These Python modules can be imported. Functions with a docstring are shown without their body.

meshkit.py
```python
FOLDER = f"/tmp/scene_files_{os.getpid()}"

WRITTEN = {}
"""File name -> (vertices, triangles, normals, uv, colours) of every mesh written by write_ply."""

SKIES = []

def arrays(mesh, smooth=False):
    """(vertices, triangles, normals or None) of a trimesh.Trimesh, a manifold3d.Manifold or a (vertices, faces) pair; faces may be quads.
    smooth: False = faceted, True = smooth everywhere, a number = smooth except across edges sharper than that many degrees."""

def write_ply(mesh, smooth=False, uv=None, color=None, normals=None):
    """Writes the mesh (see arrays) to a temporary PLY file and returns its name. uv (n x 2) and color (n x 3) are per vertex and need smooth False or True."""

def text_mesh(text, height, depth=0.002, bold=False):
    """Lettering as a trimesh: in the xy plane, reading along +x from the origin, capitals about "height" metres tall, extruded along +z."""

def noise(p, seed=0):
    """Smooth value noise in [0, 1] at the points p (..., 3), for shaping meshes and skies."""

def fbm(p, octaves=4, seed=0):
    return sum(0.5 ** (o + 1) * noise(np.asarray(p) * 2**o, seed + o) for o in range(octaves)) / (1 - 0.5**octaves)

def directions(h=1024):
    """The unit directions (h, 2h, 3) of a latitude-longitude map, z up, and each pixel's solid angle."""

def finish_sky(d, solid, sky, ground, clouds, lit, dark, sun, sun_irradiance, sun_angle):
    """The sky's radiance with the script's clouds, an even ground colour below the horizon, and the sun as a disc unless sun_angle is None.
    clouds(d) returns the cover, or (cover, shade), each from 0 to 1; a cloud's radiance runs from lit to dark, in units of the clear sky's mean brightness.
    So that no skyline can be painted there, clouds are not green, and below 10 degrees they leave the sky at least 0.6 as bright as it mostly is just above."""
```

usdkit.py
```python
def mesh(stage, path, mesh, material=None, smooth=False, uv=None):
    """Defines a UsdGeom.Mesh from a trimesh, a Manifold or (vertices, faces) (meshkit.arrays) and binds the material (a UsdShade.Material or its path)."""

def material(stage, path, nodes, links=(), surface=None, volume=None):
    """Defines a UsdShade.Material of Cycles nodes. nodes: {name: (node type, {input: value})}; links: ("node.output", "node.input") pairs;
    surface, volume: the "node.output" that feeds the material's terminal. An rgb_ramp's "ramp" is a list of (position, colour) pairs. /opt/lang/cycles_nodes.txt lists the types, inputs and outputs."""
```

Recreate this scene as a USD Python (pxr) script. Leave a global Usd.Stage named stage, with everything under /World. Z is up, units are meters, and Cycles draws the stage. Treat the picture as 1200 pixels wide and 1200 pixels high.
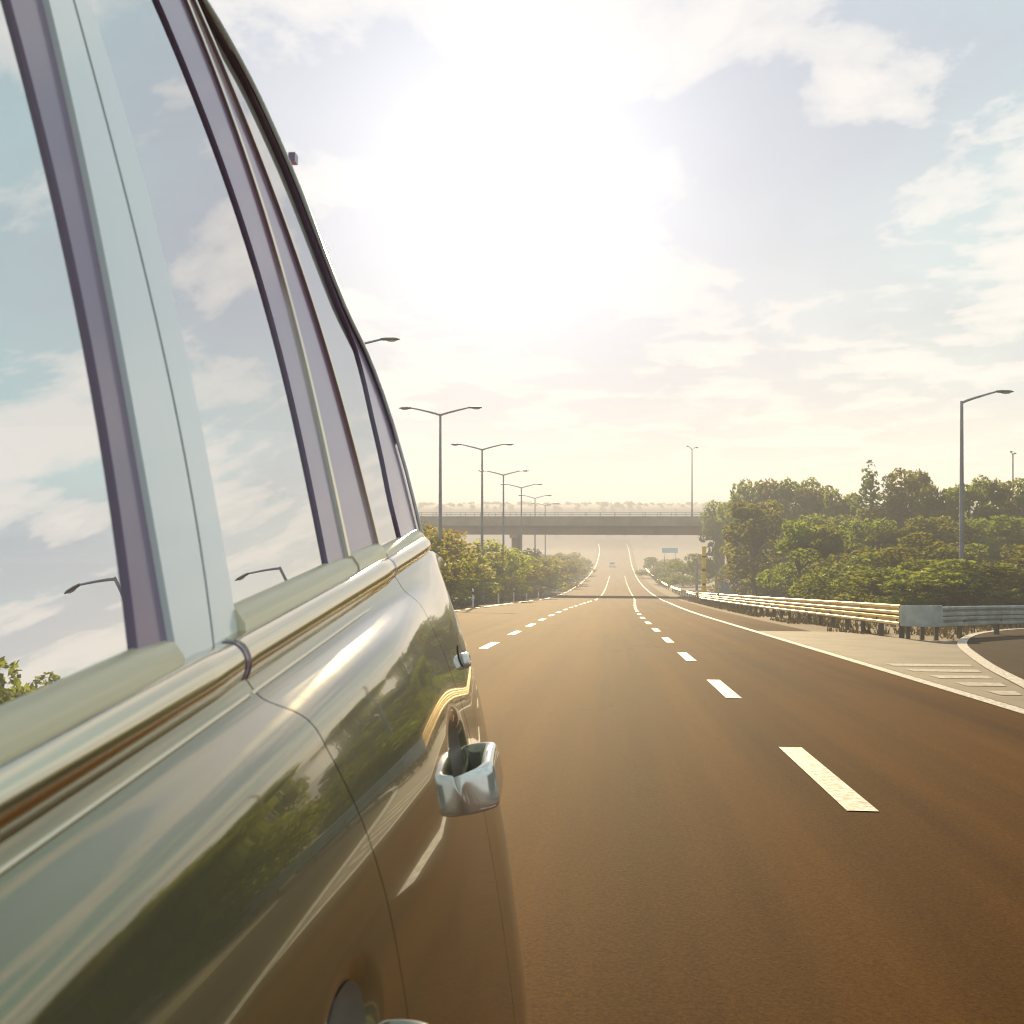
import math, random
import numpy as np, trimesh, usdkit, meshkit
from pxr import Usd, UsdGeom, UsdLux, UsdShade, Gf, Sdf, Vt
from scipy.interpolate import PchipInterpolator

stage = Usd.Stage.CreateInMemory()
UsdGeom.SetStageUpAxis(stage, 'Z'); UsdGeom.SetStageMetersPerUnit(stage, 1.0)
UsdGeom.Xform.Define(stage, '/World'); UsdGeom.Scope.Define(stage, '/World/Looks')
rng = np.random.default_rng(7); random.seed(7)

# ------------------------------------------------------------------ camera, sky, sun, exposure
F = 1275.0                                   # focal length in pixels of a 1200 pixel wide picture
EYE = 1.2                                    # camera above the road
FALL = 0.069                                 # the road falls away ahead of the camera
YAW = math.atan(112 / F)
EXPOSURE = 1.4
SUN_EL, SUN_AZ = math.radians(16.4), math.radians(-5.2)   # azimuth from +y towards +x
SUN_POWER, SKY_STRENGTH = 1.15, 0.05
SUN = np.array([math.cos(SUN_EL) * math.sin(SUN_AZ), math.cos(SUN_EL) * math.cos(SUN_AZ), math.sin(SUN_EL)])

cam = UsdGeom.Camera.Define(stage, '/World/camera')
cam.CreateHorizontalApertureAttr(36.0); cam.CreateVerticalApertureAttr(36.0)
cam.CreateFocalLengthAttr(36.0 * F / 1200)
cam.CreateFStopAttr(11.0); cam.CreateFocusDistanceAttr(5.0)
cam.CreateClippingRangeAttr((0.05, 20000.0)); cam.CreateExposureAttr(EXPOSURE)
FW = np.array([-math.sin(YAW), math.cos(YAW), 0.0]); RT = np.array([math.cos(YAW), math.sin(YAW), 0.0]); UP = np.array([0, 0, 1.0])
M = np.eye(4); M[0, :3], M[1, :3], M[2, :3], M[3, :3] = RT, UP, -FW, (0, 0, EYE)
cam.AddTransformOp().Set(Gf.Matrix4d(*M.ravel().tolist()))

dome = UsdLux.DomeLight.Define(stage, '/World/sky')
sun = UsdLux.DistantLight.Define(stage, '/World/sun')
sun.CreateNormalizeAttr(True); sun.CreateIntensityAttr(SUN_POWER); sun.CreateAngleAttr(0.5); sun.CreateColorAttr(Gf.Vec3f(1.0, 0.76, 0.43))
zc = SUN; xc = np.cross([0, 0, 1.0], zc); xc /= np.linalg.norm(xc); yc = np.cross(zc, xc)
R = np.eye(4); R[0, :3], R[1, :3], R[2, :3] = xc, yc, zc
sun.AddTransformOp().Set(Gf.Matrix4d(*R.ravel().tolist()))


def mat(name, nodes, links=(), surface=None, volume=None):
    return usdkit.material(stage, '/World/Looks/' + name, nodes, links, surface, volume)


def sky_material():
    n, l = {}, []
    def math_(name, kind, a=None, b=None, v1=.5, v2=.5, clamp=False):
        n[name] = ('math', {'math_type': kind, 'value1': v1, 'value2': v2, 'use_clamp': clamp})
        if a: l.append((a, name + '.value1'))
        if b: l.append((b, name + '.value2'))
        return name + '.value'
    n['sky'] = ('sky_texture', {'sky_type': 'single_scattering', 'sun_disc': False, 'sun_elevation': SUN_EL, 'sun_rotation': SUN_AZ, 'air_density': 1.0, 'aerosol_density': 2.0, 'ozone_density': 1.0, 'altitude': 100.0})
    n['tc'] = ('texture_coordinate', {})
    n['sep'] = ('separate_xyz', {}); l.append(('tc.generated', 'sep.vector'))
    zz = math_('zmax', 'maximum', 'sep.z', v2=0.0)
    zz = math_('zadd', 'add', zz, v2=0.09)
    ux = math_('ux', 'divide', 'sep.x', zz); uy = math_('uy', 'divide', 'sep.y', zz)
    n['uv'] = ('combine_xyz', {'z': 0.0}); l += [(ux, 'uv.x'), (uy, 'uv.y')]
    # cloud cover (bright broken clouds), a softer grey layer, and a thin veil
    n['c1'] = ('noise_texture', {'scale': 1.45, 'detail': 10.0, 'roughness': 0.60, 'distortion': 0.2}); n['m1'] = ('mapping', {'location': (3.1, 7.4, 0), 'rotation': (0, 0, 0.5), 'scale': (1.35, 0.95, 1)})
    l += [('uv.vector', 'm1.vector'), ('m1.vector', 'c1.vector')]
    n['r1'] = ('rgb_ramp', {'ramp': [(0.0, (0, 0, 0)), (0.49, (0, 0, 0)), (0.53, (.6, .6, .6)), (0.60, (1, 1, 1)), (1, (1, 1, 1))]}); l.append(('c1.fac', 'r1.fac'))
    n['c2'] = ('noise_texture', {'scale': 0.55, 'detail': 8.0, 'roughness': 0.58, 'distortion': 0.4}); n['m2'] = ('mapping', {'location': (1.7, 2.2, 3.0), 'rotation': (0, 0, 0.3), 'scale': (1.0, 0.8, 1)})
    l += [('uv.vector', 'm2.vector'), ('m2.vector', 'c2.vector')]
    n['r2'] = ('rgb_ramp', {'ramp': [(0.0, (0, 0, 0)), (0.40, (0, 0, 0)), (0.62, (1, 1, 1)), (1, (1, 1, 1))]}); l.append(('c2.fac', 'r2.fac'))
    # nearness to the sun
    n['dot'] = ('vector_math', {'math_type': 'dot_product', 'vector2': tuple(SUN)}); l.append(('tc.generated', 'dot.vector1'))
    d = math_('dmax', 'maximum', 'dot.value', v2=0.0)
    glow = math_('gpow', 'power', d, v2=34.0)
    glow2 = math_('gpow2', 'power', d, v2=13.0)
    K = 1.0 / SKY_STRENGTH / 2 ** EXPOSURE
    def col(r, g, b): return (r * K, g * K, b * K)
    # veil of high thin cloud over the blue
    n['veil'] = ('mix', {'fac': 0.88, 'color2': col(.40, .70, .73)}); l.append(('sky.color', 'veil.color1'))
    n['veil2'] = ('mix', {'color2': col(.52, .58, .74)}); l += [('veil.color', 'veil2.color1'), (glow2, 'veil2.fac')]
    n['grey'] = ('mix', {'color2': col(.42, .48, .62)}); l.append(('veil2.color', 'grey.color1'))
    gf = math_('gf', 'multiply', 'r2.color', v2=0.80); l.append((gf, 'grey.fac'))
    n['lit'] = ('mix', {'color2': col(.98, .95, .92)}); l += [('sunny.color', 'lit.color1')]
    lf = math_('lf', 'multiply', 'r1.color', v2=0.85); l.append((lf, 'lit.fac'))
    n['sunny'] = ('mix', {'color2': col(.74, .78, .90)}); l += [('grey.color', 'sunny.color1')]
    sg = math_('sg', 'multiply', glow, v2=0.96, clamp=True); l.append((sg, 'sunny.fac'))
    core = math_('core', 'power', d, v2=110.0)
    n['aureole'] = ('mix', {'color2': col(1.20, 1.24, 1.34)}); l += [('lit.color', 'aureole.color1'), (core, 'aureole.fac')]
    n['bg'] = ('background_shader', {'strength': SKY_STRENGTH}); l.append(('aureole.color', 'bg.color'))
    return mat('sky_look', n, l, 'bg.background')


UsdShade.MaterialBindingAPI.Apply(dome.GetPrim()).Bind(sky_material())
dome.GetPrim().SetCustomDataByKey('kind', 'structure')

# ------------------------------------------------------------------ helpers
used = {}


def numbered(path):
    k = used.get(path, -1) + 1
    used[path] = k
    return path if k == 0 else f'{path}_{k:03d}'


def tag(o, label=None, cat=None, group=None, kind=None):
    p = o.GetPrim() if hasattr(o, 'GetPrim') else o
    for key, v in (('label', label), ('category', cat), ('group', group), ('kind', kind)):
        if v: p.SetCustomDataByKey(key, v)
    return o


def thing(name, label=None, cat=None, group=None, loc=None, rotz=0, rotx=0, kind=None, scale=None):
    x = UsdGeom.Xform.Define(stage, numbered('/World/' + name))
    if loc is not None: x.AddTranslateOp().Set(Gf.Vec3d(*map(float, loc)))
    if rotz: x.AddRotateZOp().Set(float(rotz))
    if rotx: x.AddRotateXOp().Set(float(rotx))
    if scale is not None: x.AddScaleOp().Set(Gf.Vec3f(*map(float, scale)))
    return tag(x, label, cat, group, kind)


def obj(name, mesh, material, parent=None, smooth=False, label=None, **kw):
    base = '/World' if parent is None else str(parent.GetPath())
    m = usdkit.mesh(stage, numbered(base + '/' + name), mesh, material, smooth=smooth)
    return tag(m, label, **kw)


def copy_of(src, label, loc, rotz=0, scale=(1, 1, 1), group=None, cat=None):
    name = src.GetPath().name.rstrip('0123456789').rstrip('_')
    x = UsdGeom.Xform.Define(stage, numbered('/World/' + name))
    p = x.GetPrim(); p.GetReferences().AddInternalReference(src.GetPath()); p.SetInstanceable(True)
    x.ClearXformOpOrder()
    place(x, loc, rotz, scale)
    tag(x, label, cat, group)
    return x


def place(x, loc, rotz, scale):
    x.ClearXformOpOrder()
    m = Gf.Matrix4d().SetScale(Gf.Vec3d(*map(float, scale))) * Gf.Matrix4d().SetRotate(Gf.Rotation(Gf.Vec3d(0, 0, 1), float(rotz))) * Gf.Matrix4d().SetTranslate(Gf.Vec3d(*map(float, loc)))
    x.AddTransformOp(opSuffix='place').Set(m)


def box(sx, sy, sz, loc=(0, 0, 0), rz=0):
    b = trimesh.creation.box([sx, sy, sz])
    if rz: b.apply_transform(trimesh.transformations.rotation_matrix(rz, [0, 0, 1]))
    b.apply_translation(loc); return b


def cat_(*m): return trimesh.util.concatenate([a for b in m for a in (b if isinstance(b, list) else [b])])


def tube(pts, r, n=10, caps=True):
    """A polyline as a closed tube of radius r (number or list)."""
    p = np.asarray(pts, float); r = np.broadcast_to(r, (len(p),))
    t = np.gradient(p, axis=0); t /= np.linalg.norm(t, axis=1, keepdims=True)
    ref = np.array([0, 0, 1.0]) if abs(t[0, 2]) < .9 else np.array([1.0, 0, 0])
    a = np.cross(t, ref); a /= np.linalg.norm(a, axis=1, keepdims=True); b = np.cross(a, t)
    th = np.arange(n) * 2 * np.pi / n
    v = p[:, None] + r[:, None, None] * (np.cos(th)[None, :, None] * a[:, None] + np.sin(th)[None, :, None] * b[:, None])
    f = []
    for i in range(len(p) - 1):
        for j in range(n):
            k = (j + 1) % n
            f += [[i * n + j, i * n + k, (i + 1) * n + k], [i * n + j, (i + 1) * n + k, (i + 1) * n + j]]
    v = v.reshape(-1, 3)
    if caps:
        c0, c1 = len(v), len(v) + 1
        v = np.vstack([v, p[0], p[-1]])
        for j in range(n):
            k = (j + 1) % n
            f += [[c0, k, j], [c1, (len(p) - 1) * n + j, (len(p) - 1) * n + k]]
    m = trimesh.Trimesh(v, f, process=False); m.fix_normals(); return m


def sweep(profile, path, closed=True):
    """profile: (n,2) of (side, up); path (m,3), side is horizontal right of the direction of travel."""
    p = np.asarray(path, float); pr = np.asarray(profile, float)
    t = np.gradient(p, axis=0); t[:, 2] = 0; t /= np.linalg.norm(t, axis=1, keepdims=True)
    side = np.stack([t[:, 1], -t[:, 0], np.zeros(len(t))], 1)
    v = p[:, None] + pr[None, :, :1] * side[:, None] + pr[None, :, 1:] * np.array([0, 0, 1.0])
    n = len(pr); f = []
    for i in range(len(p) - 1):
        for j in range(n if closed else n - 1):
            k = (j + 1) % n
            f += [[i * n + j, (i + 1) * n + j, (i + 1) * n + k], [i * n + j, (i + 1) * n + k, i * n + k]]
    v = v.reshape(-1, 3)
    if closed:
        c = len(v); v = np.vstack([v, v[:n].mean(0), v[-n:].mean(0)]); e = c - n - 0
        for j in range(n):
            k = (j + 1) % n
            f += [[c, j, k], [c + 1, (len(p) - 1) * n + k, (len(p) - 1) * n + j]]
    return trimesh.Trimesh(v, f, process=False)


def grid_faces(nu, nv):
    i, j = np.meshgrid(np.arange(nu - 1), np.arange(nv - 1), indexing='ij')
    a = (i * nv + j).ravel(); b = a + nv
    return np.vstack([np.stack([a, b, b + 1], 1), np.stack([a, b + 1, a + 1], 1)])


def sheet(P, inward=None):
    """A grid (nu,nv,3) as a surface; with inward (3,) its rim turns in by that vector, as a pressed panel's does."""
    P = np.asarray(P, float); nu, nv = P.shape[:2]
    v = P.reshape(-1, 3); f = [grid_faces(nu, nv)]
    if inward is not None:
        rim = [(i, 0) for i in range(nu)] + [(nu - 1, j) for j in range(1, nv)] + [(i, nv - 1) for i in range(nu - 2, -1, -1)] + [(0, j) for j in range(nv - 2, 0, -1)]
        top = np.array([P[i, j] for i, j in rim]); n = len(v); k = len(rim)
        v = np.vstack([v, top, top + np.asarray(inward)])
        for q in range(k):
            w = (q + 1) % k
            f.append(np.array([[n + q, n + k + q, n + w], [n + w, n + k + q, n + k + w]]))
    return trimesh.Trimesh(v, np.vstack(f), process=False)


# ------------------------------------------------------------------ materials
def plain(name, color, rough=.6, metallic=0., **kw):
    return mat(name, {'p': ('principled_bsdf', {'base_color': color, 'roughness': rough, 'metallic': metallic, **kw})}, [], 'p.BSDF')


def mottled(name, c1, c2, scale, rough=.8, detail=6., bump=0., bump_scale=None, stretch=(1, 1, 1), metallic=0., spec=.5, c3=None, dist=.02):
    n = {'g': ('geometry', {}), 'm': ('mapping', {'scale': stretch}), 'n': ('noise_texture', {'scale': scale, 'detail': detail, 'roughness': .62}),
         'r': ('rgb_ramp', {'ramp': [(0., c1), (.36, c1), (.64, c2), (1., c3 or c2)]}),
         'p': ('principled_bsdf', {'roughness': rough, 'metallic': metallic, 'specular_ior_level': spec})}
    l = [('g.position', 'm.vector'), ('m.vector', 'n.vector'), ('n.fac', 'r.fac'), ('r.color', 'p.base_color')]
    if bump:
        n['bn'] = ('noise_texture', {'scale': bump_scale or scale * 4, 'detail': 5.}); n['b'] = ('bump', {'strength': bump, 'distance': dist})
        l += [('g.position', 'bn.vector'), ('bn.fac', 'b.height'), ('b.normal', 'p.normal')]
    return mat(name, n, l, 'p.BSDF')


def asphalt(name, c1, c2, spec=.016):
    """Worn asphalt: patches, wheel tracks along the road, stone grain, thin meandering cracks and oil drips."""
    dark = tuple(.35 * a for a in c1)
    n = {'g': ('geometry', {}),
         'm1': ('mapping', {'scale': (.45, .05, .3)}), 'n1': ('noise_texture', {'scale': 1.1, 'detail': 6., 'roughness': .6}),
         'm2': ('mapping', {'scale': (1.9, .02, 0.)}), 'n2': ('noise_texture', {'scale': 1.0, 'detail': 3.}),
         'n3': ('noise_texture', {'scale': 62., 'detail': 4., 'roughness': .8}),
         'n5': ('noise_texture', {'scale': .33, 'detail': 3.}),
         'a': ('math', {'math_type': 'multiply_add', 'value2': .40, 'value3': -.10}), 'b': ('math', {'math_type': 'multiply_add', 'value2': .36}), 'c': ('math', {'math_type': 'multiply_add', 'value2': .48}),
         'r': ('rgb_ramp', {'ramp': [(0., tuple(.6 * x for x in c1)), (.40, c1), (.60, c2), (.76, tuple(1.5 * x for x in c2)), (1., tuple(1.7 * x for x in c2))]}),
         'wv': ('noise_texture', {'scale': 1.3, 'detail': 4.}), 'wm': ('mix', {'mix_type': 'linear_light', 'fac': .16}),
         'vm': ('mapping', {'scale': (.22, .11, 0.)}), 'v': ('voronoi_texture', {'feature': 'distance_to_edge', 'scale': 1.0}),
         'vr': ('rgb_ramp', {'ramp': [(0., (1, 1, 1)), (.0035, (.8, .8, .8)), (.008, (0, 0, 0)), (1., (0, 0, 0))]}),
         'mk': ('rgb_ramp', {'ramp': [(0., (0, 0, 0)), (.50, (0, 0, 0)), (.60, (.8, .8, .8)), (1., (.8, .8, .8))]}), 'ck': ('math', {'math_type': 'multiply'}),
         'cm': ('mix', {'color2': dark}),
         'bn': ('noise_texture', {'scale': 240., 'detail': 2.}), 'bp': ('bump', {'strength': .35, 'distance': .003}),
         'p': ('principled_bsdf', {'roughness': .80, 'specular_ior_level': spec, 'diffuse_roughness': 0.})}
    l = [('g.position', 'm1.vector'), ('m1.vector', 'n1.vector'), ('g.position', 'm2.vector'), ('m2.vector', 'n2.vector'), ('g.position', 'n3.vector'), ('g.position', 'n5.vector'),
         ('n1.fac', 'a.value1'), ('n2.fac', 'b.value1'), ('a.value', 'b.value3'), ('n3.fac', 'c.value1'), ('b.value', 'c.value3'), ('c.value', 'r.fac'),
         ('g.position', 'vm.vector'), ('g.position', 'wv.vector'), ('vm.vector', 'wm.color1'), ('wv.color', 'wm.color2'), ('wm.color', 'v.vector'), ('v.distance', 'vr.fac'),
         ('n5.fac', 'mk.fac'), ('vr.color', 'ck.value1'), ('mk.color', 'ck.value2'), ('ck.value', 'cm.fac'), ('r.color', 'cm.color1'), ('cm.color', 'p.base_color'),
         ('g.position', 'bn.vector'), ('bn.fac', 'bp.height'), ('bp.normal', 'p.normal')]
    return mat(name, n, l, 'p.BSDF')


def leaf(name, c1, c2, trans=.45):
    n = {'o': ('object_info', {}), 'g': ('geometry', {}), 'n': ('noise_texture', {'scale': .55, 'detail': 3.}), 'isl': ('math', {'math_type': 'multiply_add', 'value2': .35}),
         'half': ('math', {'math_type': 'multiply', 'value2': .65}),
         'r': ('rgb_ramp', {'ramp': [(0., c1), (.35, c1), (.75, c2), (1., c2)]}),
         'h': ('hsv', {'fac': 1.}), 'hv': ('map_range', {'from_min': 0., 'from_max': 1., 'to_min': .72, 'to_max': 1.35}), 'hh': ('map_range', {'from_min': 0., 'from_max': 1., 'to_min': .475, 'to_max': .53}),
         'd': ('principled_bsdf', {'roughness': .6, 'specular_ior_level': .08}), 't': ('translucent_bsdf', {}), 'm': ('mix_closure', {'fac': trans})}
    l = [('g.position', 'n.vector'), ('n.fac', 'half.value1'), ('g.random_per_island', 'isl.value1'), ('half.value', 'isl.value3'), ('isl.value', 'r.fac'), ('r.color', 'h.color'),
         ('o.random', 'hv.value'), ('hv.result', 'h.value'), ('o.random', 'hh.value'), ('hh.result', 'h.hue'),
         ('h.color', 'd.base_color'), ('h.color', 't.color'), ('d.BSDF', 'm.closure1'), ('t.BSDF', 'm.closure2')]
    return mat(name, n, l, 'm.closure')


MT = {}
MT['asphalt'] = asphalt('asphalt', (.034, .0135, .0012), (.090, .037, .0035))
MT['ramp_asphalt'] = asphalt('ramp_asphalt', (.035, .026, .018), (.06, .042, .026))
MT['gore'] = mottled('gore_paving', (.075, .06, .04), (.125, .10, .066), 1.2, .8, bump=.3, bump_scale=60.)
MT['paint'] = mottled('road_paint', (.17, .13, .08), (.60, .57, .49), 22., .6, detail=9., c3=(.66, .63, .57))
MT['worn_paint'] = mottled('worn_road_paint', (.14, .115, .075), (.36, .335, .28), 14., .7, detail=9., c3=(.50, .47, .40))
MT['ground'] = mottled('dry_ground', (.065, .045, .022), (.125, .085, .038), .35, .95, bump=.6, bump_scale=3., dist=.08)
MT['hill'] = mottled('far_fields', (.03, .023, .010), (.062, .040, .018), .012, .95, stretch=(.6, 2.2, 1), c3=(.06, .06, .025))
MT['grass'] = leaf('grass_blades', (.09, .075, .025), (.17, .14, .045), .4)
MT['leaf'] = leaf('leaves', (.17, .185, .016), (.30, .275, .030), .68)
MT['leaf_dark'] = leaf('pine_needles', (.10, .13, .022), (.19, .21, .040), .55)
MT['leaf_flare'] = leaf('flare_yellow_leaves', (.27, .25, .015), (.42, .35, .026), .66)  # yellow of the lens flare put into the leaf colour
MT['bark'] = mottled('bark', (.06, .045, .03), (.13, .10, .07), 6., .9, bump=.6, stretch=(1, 1, .2))
MT['galv_sun_gold'] = mottled('sun_gold_steel', (.60, .43, .17), (.78, .58, .26), 2.5, .48, metallic=.75)  # golden sun reflection put into the rail's base colour
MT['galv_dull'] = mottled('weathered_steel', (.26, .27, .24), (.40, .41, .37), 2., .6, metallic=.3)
MT['post'] = plain('dark_steel_post', (.10, .085, .06), .6, .4)
MT['lamp_pole'] = mottled('lamp_pole_steel', (.16, .16, .18), (.24, .24, .26), 1.5, .5, metallic=.5)
MT['lamp_head'] = plain('lamp_head_grey', (.08, .08, .09), .45, .3)
MT['lens'] = plain('lamp_lens', (.55, .45, .35), .2)
MT['concrete'] = mottled('weathered_concrete', (.17, .135, .10), (.27, .22, .165), .5, .85, bump=.2)
MT['beam'] = mottled('brown_beam_concrete', (.13, .085, .06), (.20, .14, .10), .4, .8)  # girders darker and browner than the deck
MT['yellow'] = plain('sun_gold_paint', (.75, .46, .04), .4)  # sunlight on the post put into its colour
MT['black'] = plain('black_band_paint', (.03, .025, .02), .5)
MT['white_plastic'] = plain('white_plastic', (.75, .74, .70), .5)
MT['sign_back'] = plain('grey_sign_back', (.30, .31, .30), .45, .4)
MT['sign_blue'] = plain('pale_blue_sign', (.20, .40, .52), .4)
# car
def paint_node():
    """Metallic paint under clear coat, with road film: slow changes of gloss and a thin warm dust low on the doors."""
    n = {'g': ('geometry', {}), 'fl': ('noise_texture', {'scale': 900., 'detail': 1.}), 'r': ('rgb_ramp', {'ramp': [(0., (.16, .145, .075)), (1., (.25, .225, .12))]}),
         'd': ('noise_texture', {'scale': 3.5, 'detail': 8., 'roughness': .7}), 'rr': ('map_range', {'from_min': .3, 'from_max': .75, 'to_min': .07, 'to_max': .13}), 'cr': ('map_range', {'from_min': .35, 'from_max': .8, 'to_min': .006, 'to_max': .035}),
         'sp': ('noise_texture', {'scale': 140., 'detail': 3.}), 'sr': ('rgb_ramp', {'ramp': [(0., (0, 0, 0)), (.68, (0, 0, 0)), (.74, (.55, .55, .55)), (1., (.55, .55, .55))]}), 'dm': ('mix', {'color2': (.22, .17, .10)}),
         'wv': ('noise_texture', {'scale': 3.0, 'detail': 1.}), 'b': ('bump', {'strength': .05, 'distance': .003}),
         'p': ('principled_bsdf', {'metallic': .85, 'coat_weight': 1., 'coat_ior': 1.6})}
    l = [('g.position', 'fl.vector'), ('fl.fac', 'r.fac'), ('r.color', 'dm.color1'), ('g.position', 'sp.vector'), ('sp.fac', 'sr.fac'), ('sr.color', 'dm.fac'), ('dm.color', 'p.base_color'),
         ('g.position', 'd.vector'), ('d.fac', 'rr.value'), ('rr.result', 'p.roughness'), ('d.fac', 'cr.value'), ('cr.result', 'p.coat_roughness'),
         ('g.position', 'wv.vector'), ('wv.fac', 'b.height'), ('b.normal', 'p.normal'), ('b.normal', 'p.coat_normal')]
    return mat('champagne_paint', n, l, 'p.BSDF')
MT['car'] = paint_node()
MT['recess'] = plain('recess_shade_paint', (.075, .058, .042), .35)  # shade inside the handle cups put into a dark colour
MT['chrome'] = plain('polished_trim', (.62, .57, .44), .13, 1.)
MT['handle'] = plain('silver_handle', (.66, .66, .62), .10, .85, coat_weight=1.0, coat_roughness=.02)
MT['trim'] = plain('flare_tinted_trim', (.12, .075, .13), .22, 0., coat_weight=.6, coat_roughness=.1)  # dark trim, lifted to purple by flare and veil in its colour
MT['seal'] = plain('waist_seal', (.60, .55, .38), .35, .3)
MT['sash'] = plain('pale_sash_paint', (.64, .67, .66), .25, .25, coat_weight=.6, coat_roughness=.05)
MT['cabin'] = plain('cabin_lining', (.03, .028, .025), .9)
MT['seat'] = mottled('seat_cloth', (.05, .045, .04), (.08, .07, .06), 60., .95)
MT['rubber'] = plain('tyre_rubber', (.02, .02, .02), .8)
MT['alloy'] = plain('wheel_alloy', (.5, .5, .5), .3, .9)
MT['red_lens'] = plain('red_lens', (.4, .02, .02), .1)
MT['clear_lens'] = plain('clear_lens', (.6, .6, .6), .05)
MT['white_car'] = plain('white_car_paint', (.78, .78, .76), .2, 0., coat_weight=1.)
MT['dark_glass'] = plain('dark_car_glass', (.02, .022, .025), .04, 0., ior=1.6)
MT['glass'] = mat('tinted_window_glass', {'f': ('fresnel', {'IOR': 22.0}), 't': ('transparent_bsdf', {'color': (.10, .10, .10)}), 'g': ('glossy_bsdf', {'color': (.97, .97, .97), 'roughness': .004}), 'm': ('mix_closure', {})},
                  [('f.fac', 'm.fac'), ('t.BSDF', 'm.closure1'), ('g.BSDF', 'm.closure2')], 'm.closure')

# ------------------------------------------------------------------ terrain
ZR = PchipInterpolator([-400, -60, -20, 0, 60, 110, 160, 240, 310, 370, 435, 480, 520, 560, 900, 1500, 4000],
                       [7.0, 3.2, 1.38, 0, -4.14, -7.59, -10.4, -13.7, -15.6, -16.3, -14.4, -6.5, 3.6, 5.3, 7.0, 9.5, 12.0])
SH = PchipInterpolator([-400, 0, 40, 121, 240, 370, 435, 480, 540, 620, 720, 4000], [0, 0, 0, 1.5, 2.6, 3.9, 4.4, 2., -9., -40., -95, -95])


def zroad(y):
    y = np.asarray(y, float)
    return np.where((y > -20) & (y < 100), -FALL * y, ZR(y))


def zground(x, y):
    x, y = np.asarray(x, float), np.asarray(y, float)
    u = x - SH(y)
    z = zroad(y)
    off = np.maximum(np.maximum(u - 8.8, -9.2 - u), 0)
    bump = meshkit.fbm(np.stack([x / 17, y / 17, 0 * x], -1), 3, 3) - .5
    z = z - .035 + np.minimum(off, 14) * .03 * (bump * 2.2 + .35) * np.clip(1 - (y - 350) / 200, 0, 1)
    roll = meshkit.fbm(np.stack([x / 260, y / 260, 0 * x + 5], -1), 3, 9) - .5
    return z + roll * 5.0 * np.clip((y - 480) / 350, 0, 1) * np.clip(np.abs(u) / 60, 0, 1) * .5


def on(px, py, d):
    """World point seen at a pixel of the 1200 pixel photograph, at d metres along the road's direction."""
    r = FW + RT * (px - 600) / F - UP * (py - 600) / F
    return np.array([0, 0, EYE]) + r * d / r[1]


def flat(px, py):
    """Where the pixel's ray meets the falling plane of the near road."""
    r = FW + RT * (px - 600) / F - UP * (py - 600) / F
    t = -EYE / (r[2] + FALL * r[1])
    return np.array([0, 0, EYE]) + r * t


xs = np.unique(np.concatenate([-np.geomspace(30, 2600, 26), np.linspace(-30, 30, 61), np.geomspace(30, 2600, 26)]))
ys = np.unique(np.concatenate([np.linspace(-380, -20, 13), np.linspace(-20, 200, 111), np.linspace(200, 700, 101), np.linspace(700, 3600, 50)]))
gx, gy = np.meshgrid(xs, ys, indexing='ij')
gz = zground(gx, gy)
near, far = ys <= 480.1, ys >= 479.9
ysplit = int(np.argmin(np.abs(ys - 480)))
G = np.stack([gx, gy, gz], -1)
obj('ground', sheet(G[:, :ysplit + 1]), MT['ground'], smooth=True, kind='structure')
obj('hill', sheet(G[:, ysplit:]), MT['hill'], smooth=True, kind='structure')

# ------------------------------------------------------------------ road and its markings
road = thing('road', kind='structure')


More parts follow.
